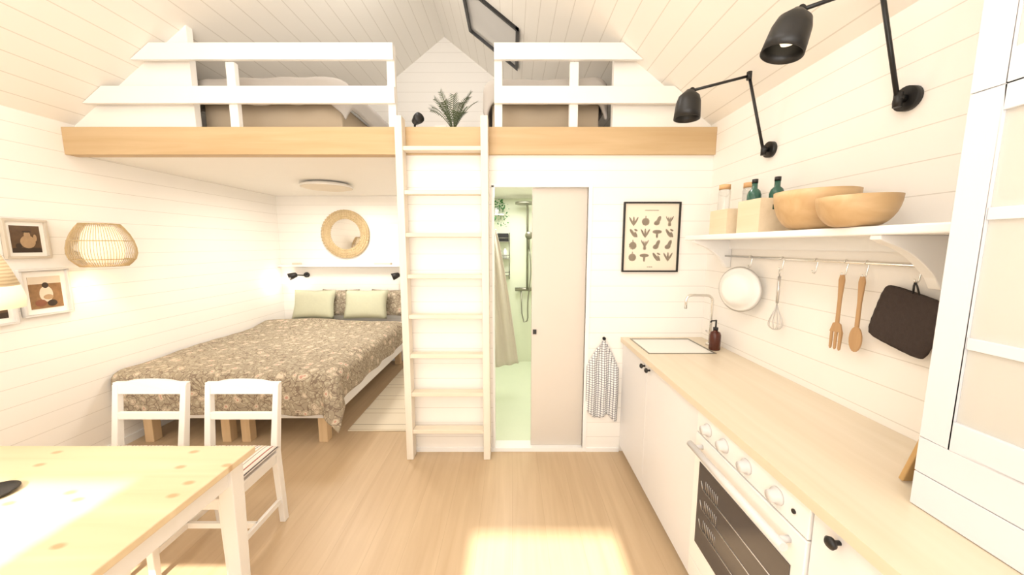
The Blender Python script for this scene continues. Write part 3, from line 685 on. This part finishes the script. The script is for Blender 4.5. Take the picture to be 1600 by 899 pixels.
klamp(2.0,(.965,2.425),(-.05,0,-1),'black swing-arm wall lamp above the shelf boxes')
klamp(1.325,(1.0,2.41),(-.28,.05,-1),'black swing-arm wall lamp above the shelf bowls')
# glass hutch
hx=1.067; e=thing('glass_door_cabinet','tall pale grey glass-door cabinet standing on the worktop','cabinet',(1.24,.37,.914))
b=B(); b.box(hx+.02,XR-.002,.847,.867,.915,2.42).box(hx+.02,XR-.002,-.13,-.11,.915,2.42).box(hx+.02,XR-.002,-.11,.847,.915,.935).box(hx+.02,XR-.002,-.11,.847,2.40,2.42).box(XR-.012,XR-.002,-.11,.847,.935,2.40)
for z in (1.0,1.095,1.37,1.68,1.94): b.box(hx+.0205,XR-.012,-.11,.847,z,z+.018)
b.box(hx+.0205,hx+.04,.35,.39,.935,2.40)
b.obj('body',m_hutch,e)
for y0,y1 in ((.3695,.866),(-.128,.3675)):
    for za,zb in ((.916,1.0075),(1.0095,1.1025)): B().box(hx,hx+.02,y0,y1,za,zb).obj('drawer',m_hutch,e,bevel=.0015)
    for z0,z1,rails in ((1.1045,1.947,(1.37,1.67)),(1.949,2.42,())):
        b=B(); s=.062
        b.box(hx,hx+.02,y1-s,y1,z0,z1).box(hx,hx+.02,y0,y0+s,z0,z1).box(hx,hx+.02,y0+s,y1-s,z0,z0+.07).box(hx,hx+.02,y0+s,y1-s,z1-.055,z1)
        for z in rails: b.box(hx+.002,hx+.018,y0+s,y1-s,z-.014,z+.014)
        d=b.obj('door',m_hutch,e,bevel=.0015)
        B().box(hx+.009,hx+.012,y0+s,y1-s,z0+.07,z1-.055).obj('glass_pane',m_fglow,d)
# cutting board
b=B(); R=Matrix.Rotation(math.radians(14),3,'X')
pts=[(-.14,0),(.14,0),(.14,.25),(.12,.27),(-.12,.27),(-.14,.25)]
b.prism([R@Vector((x,0,z))+Vector((1.275,.945,.917)) for x,z in pts],R@Vector((0,.013,0)))
b.obj('cutting_board',m_board,bevel=.003,label='wooden cutting board leaning against the tall cabinet side',cat='cutting board')
# ---------------------------------------------------------------- bathroom
e=thing('shower_set','nickel shower column with rain head and hand shower','shower',(.21,4.64,1.0))
sx=.20
b=B(); b.tube([(sx,4.58,1.02),(sx,4.58,2.08),(sx-.01,4.56,2.12),(sx-.03,4.48,2.13),(sx-.05,4.38,2.12)],.014,8).cyl((sx-.05,4.38,2.12),(sx-.05,4.38,2.095),.11,n=28)
b.cyl((sx,4.58,1.95),(sx,4.66,1.95),.012,n=10); b.obj('rain_head_and_riser',m_nickel,e)
B().cyl((.04,4.60,1.02),(.30,4.60,1.02),.024,n=14).cyl((.10,4.60,1.02),(.10,4.66,1.02),.02,n=12).cyl((.25,4.60,1.02),(.25,4.66,1.02),.02,n=12).obj('mixer',m_nickel,e)
B().cyl((.215,4.56,1.55),(.215,4.50,1.72),.014,n=10).lathe([(0,0),(.05,0),(.05,.02),(.01,.03)],(.215,4.47,1.72),20,(0,1,.3)).obj('hand_shower',m_nickel,e)
hp=[(.225,4.57,1.55)]+[(.225+.02*math.sin(i*.6),4.56,1.55-.1*i) for i in range(1,10)]+[(.20,4.57,.60),(.16,4.58,.58),(.13,4.59,.7),(.12,4.6,1.0)]
B().tube(hp,.008,6).obj('hose',m_nickel,e)
e=thing('shower_caddy','white wire corner shelf rack in the shower','shelf rack',(-.12,4.6,1.2))
b=B()
for z in (1.20,1.42,1.64):
    b.box(-.22,-.03,4.52,4.655,z,z+.006)
    b.tube([(-.22,4.52,z+.05),(-.03,4.52,z+.05),(-.03,4.65,z+.05)],.005,6)
for x in (-.215,-.035): b.tube([(x,4.655,1.15),(x,4.655,1.76)],.006,6)
b.obj('wire_shelves',m_nickel,e)
for x,z,c_ in ((-.18,1.2065,m_white),(-.09,1.4265,m_white),(-.16,1.4265,m_amber)):
    B().lathe([(0,0),(.022,0),(.022,.10),(.01,.115),(.01,.13)],(x,4.59,z),14).obj('shampoo_bottle',c_,label='small toiletry bottle on the shower rack',cat='bottle',group='toiletry bottles')
B().box(-.205,-.045,4.535,4.645,1.647,1.75).obj('storage_box',m_black,bevel=.004,label='small black box on the shower rack',cat='box')
e=thing('trailing_plant','trailing green plant in white pot on high bathroom shelf','plant',(-.21,4.55,2.0))
B().box(-.33,-.10,4.48,4.659,1.975,1.99).obj('plant_ledge',m_white,e)
B().lathe([(0,0),(.04,0),(.05,.08),(.045,.08),(.0,.07)],(-.21,4.56,1.99),20).obj('pot',m_white,e)
b=B()
for i in range(150):
    a=random.uniform(0,6.28); r=random.uniform(.02,.13); dz=random.uniform(-.20,.12) if r>.06 else random.uniform(.0,.14)
    c=Vector((-.17+r*math.cos(a),min(4.64,4.55+r*math.sin(a)*.8),2.04+dz)); s=random.uniform(.015,.03)
    d=Vector((random.uniform(-1,1),random.uniform(-1,0),random.uniform(-1,.3))).normalized(); n=d.cross(Vector((random.random(),random.random(),1))).normalized()
    b.add([c,c+d*s*.6+n*s*.5,c+d*s*1.4,c+d*s*.6-n*s*.5],[(0,1,2,3)])
b.obj('leaves',m_ivy,e)
b=B()
def cur(u,v):
    z=1.74-1.44*v+.05*u*v; w=.165+.20*v**.8; return (-.35+u*w*1.15,3.55+.018*math.sin(u*22)+.06*u,z)
b.grid(cur,60,30); b.obj('bath_towel',m_curt,solid=.004,label='long beige cloth hanging in the bathroom doorway',cat='towel')
B().tube([(-.70,3.6,1.75),(-.16,3.6,1.75)],.008,8).obj('towel_bar',m_chrome,label='chrome towel bar fixed to bathroom wall',cat='towel bar')
# ---------------------------------------------------------------- loft things
def loftbed(x0,x1,lab):
    y0,y1=2.80,4.6
    e=thing('loft_bed',lab,'bed',((x0+x1)/2,3.7,2.414),'beds in the loft')
    B().box(x0+.05,x1-.05,y0,y1,2.414,2.66).obj('bed_base',m_tan,e,bevel=.01)
    B().box(x0+.05,x1-.05,y0,y1,2.66,2.80).obj('mattress',m_white,e,bevel=.04,seg=3)
    def fn(u,v):
        x=x0-.14+u*(x1-x0+.28); y=y0-.18+v*(y1-y0+.16)
        ox=max(0,x0+.11-x,x-(x1-.11)); oy=max(0,y0+.06-y); top=2.855+.025*mnoise.noise(Vector((x*3,y*3,0)))
        sg=-1 if x<(x0+x1)/2 else 1; d=math.hypot(ox,oy)
        if d<=0: return (x,y,top)
        r=.13; dd=min(d,r); s=math.sin(dd/r*1.57)*r; h=(1-math.cos(dd/r*1.57))*r*.8+max(0,d-r)
        cx=min(max(x,x0+.11),x1-.11); cy=max(y,y0+.06)
        mn=min(ox,oy); s+=mn*.1
        return (cx+sg*ox/d*s,cy-oy/d*s,top-h+.010*math.sin(x*21)*min(1,oy*9))
    B().grid(fn,60,60).obj('bedding',m_greybed,e,solid=.02)
loftbed(-2.38,-1.24,'low loft bed with tan base and grey bedding behind railing'); loftbed(-.20,.71,'low loft bed with tan base and grey-beige bedding')
pc=(-.47,2.95,2.414)
e=thing('potted_palm','small potted palm at the top of the ladder','plant',pc)
B().lathe([(0,0),(.05,0),(.065,.10),(.06,.10),(0,.09)],pc,24).obj('pot',m_terra,e)
b=B()
for i in range(18):
    a=i*2.4+.3; ln=random.uniform(.19,.33); dirx,diry=math.cos(a),math.sin(a)*.7; sp=[]
    sprd=random.uniform(.35,.85)
    for j in range(9):
        t=j/8; sp.append(Vector((pc[0]+dirx*ln*sprd*t,pc[1]+diry*ln*sprd*t,pc[2]+.09+ln*1.25*t-ln*.8*sprd*t*t)))
    b.tube(sp,.0025,5)
    side=Vector((-diry,dirx,.25)).normalized()
    for j in range(2,9):
        for k in (0,.5):
            if j+k>8: continue
            p=sp[j].lerp(sp[min(8,j+1)],k)
            fwd=(sp[min(8,j+1)]-sp[j-1]).normalized()
            for s in (-1,1):
                d=(side*s+fwd*.6).normalized(); l=.06*(1-abs(j-5)/8); q=fwd.cross(d).cross(d).normalized()*.0028
                b.add([p-q,p+d*l*.5-q,p+d*l,p+d*l*.5+q,p+q],[(0,1,2,3,4)])
b.obj('fronds',m_leaf,e)
e=thing('clip_lamp','small black lamp standing on the loft floor','lamp',(-.74,2.80,2.414))
B().cyl((-.74,2.80,2.414),(-.74,2.80,2.43),.04).tube([(-.74,2.80,2.43),(-.74,2.80,2.54)],.008).obj('base',m_black,e)
B().lathe([(0,-.01),(.025,0),(.038,.05),(.038,.075),(.0,.07)],(-.74,2.80,2.53),20,(.6,-.6,.2)).obj('lamp_shade',m_black,e)
B().box(-.66,-.56,3.15,3.165,2.414,2.62).obj('picture_frame',m_rail,bevel=.003,label='small white frame standing on the loft floor',cat='picture frame')
# ---------------------------------------------------------------- lights
def area(name,loc,size,sy,energy,col,rot):
    L=bpy.data.lights.new(name,'AREA'); L.shape='RECTANGLE'; L.size=size; L.size_y=sy; L.energy=energy; L.color=col
    o=bpy.data.objects.new(name,L); COL.objects.link(o); o.location=loc; o.rotation_euler=rot
def point(name,loc,e,col,r=.05):
    L=bpy.data.lights.new(name,'POINT'); L.energy=e; L.color=col; L.shadow_soft_size=r
    o=bpy.data.objects.new(name,L); COL.objects.link(o); o.location=loc
area('front_fill',(XM,-1.35,1.8),4.0,2.2,61,(1,.982,.95),(math.radians(98),0,0))  # added panel inside the front wall, standing in for daylight through its openings
area('ridge_fill',(XM,.4,3.85),.9,2.4,28,(1,.982,.95),(0,0,0))  # unseen fill added under the ridge to brighten the room; no lamp there
area('ceiling_fill',(XM,-.7,1.9),2.4,.8,31,(1,.985,.955),(math.radians(150),0,0))  # upward fill added behind the camera to lift the ceiling brightness
area('loft_fill',(XM,2.95,4.0),.5,.4,14,(1,.985,.96),(math.radians(15),0,0))  # fill added out of view to brighten the loft and its gable
area('bathroom_light',(.1,3.8,2.19),.7,.7,21,(1,1,.95),(0,0,0))
area('alcove_fill',(-1.95,3.8,2.17),.4,.4,24,(1,.95,.87),(0,0,0))  # extra fill added just below the ceiling lamp to brighten the alcove
point('rattan_glow',(-2.94,2.54,1.60),8,(1,.85,.64),.04)
point('pendant_glow',(PX,1.12,1.42),5,(1,.85,.66),.04)
point('sconce_glow',(-2.95,4.55,1.12),1.8,(1,.88,.7),.03)
L=bpy.data.lights.new('sun','SUN'); L.energy=12; L.color=(1,.94,.82); L.angle=math.radians(1.2)
o=bpy.data.objects.new('sun',L); COL.objects.link(o); o.rotation_euler=(math.radians(55.4),0,0)
wd=bpy.data.worlds.new('world'); sc.world=wd; wd.use_nodes=True
wd.node_tree.nodes['Background'].inputs[0].default_value=(1,.985,.965,1); wd.node_tree.nodes['Background'].inputs[1].default_value=1.1
# ---------------------------------------------------------------- camera
cd=bpy.data.cameras.new('camera'); cam=bpy.data.objects.new('camera',cd); COL.objects.link(cam)
cd.sensor_width=36; cd.lens=548/1600*36; cd.clip_start=.02
cam.location=(0,0,1.6); cam.rotation_euler=(math.radians(90-6.9),0,0); sc.camera=cam
sc.view_settings.view_transform='Standard'; sc.view_settings.exposure=0
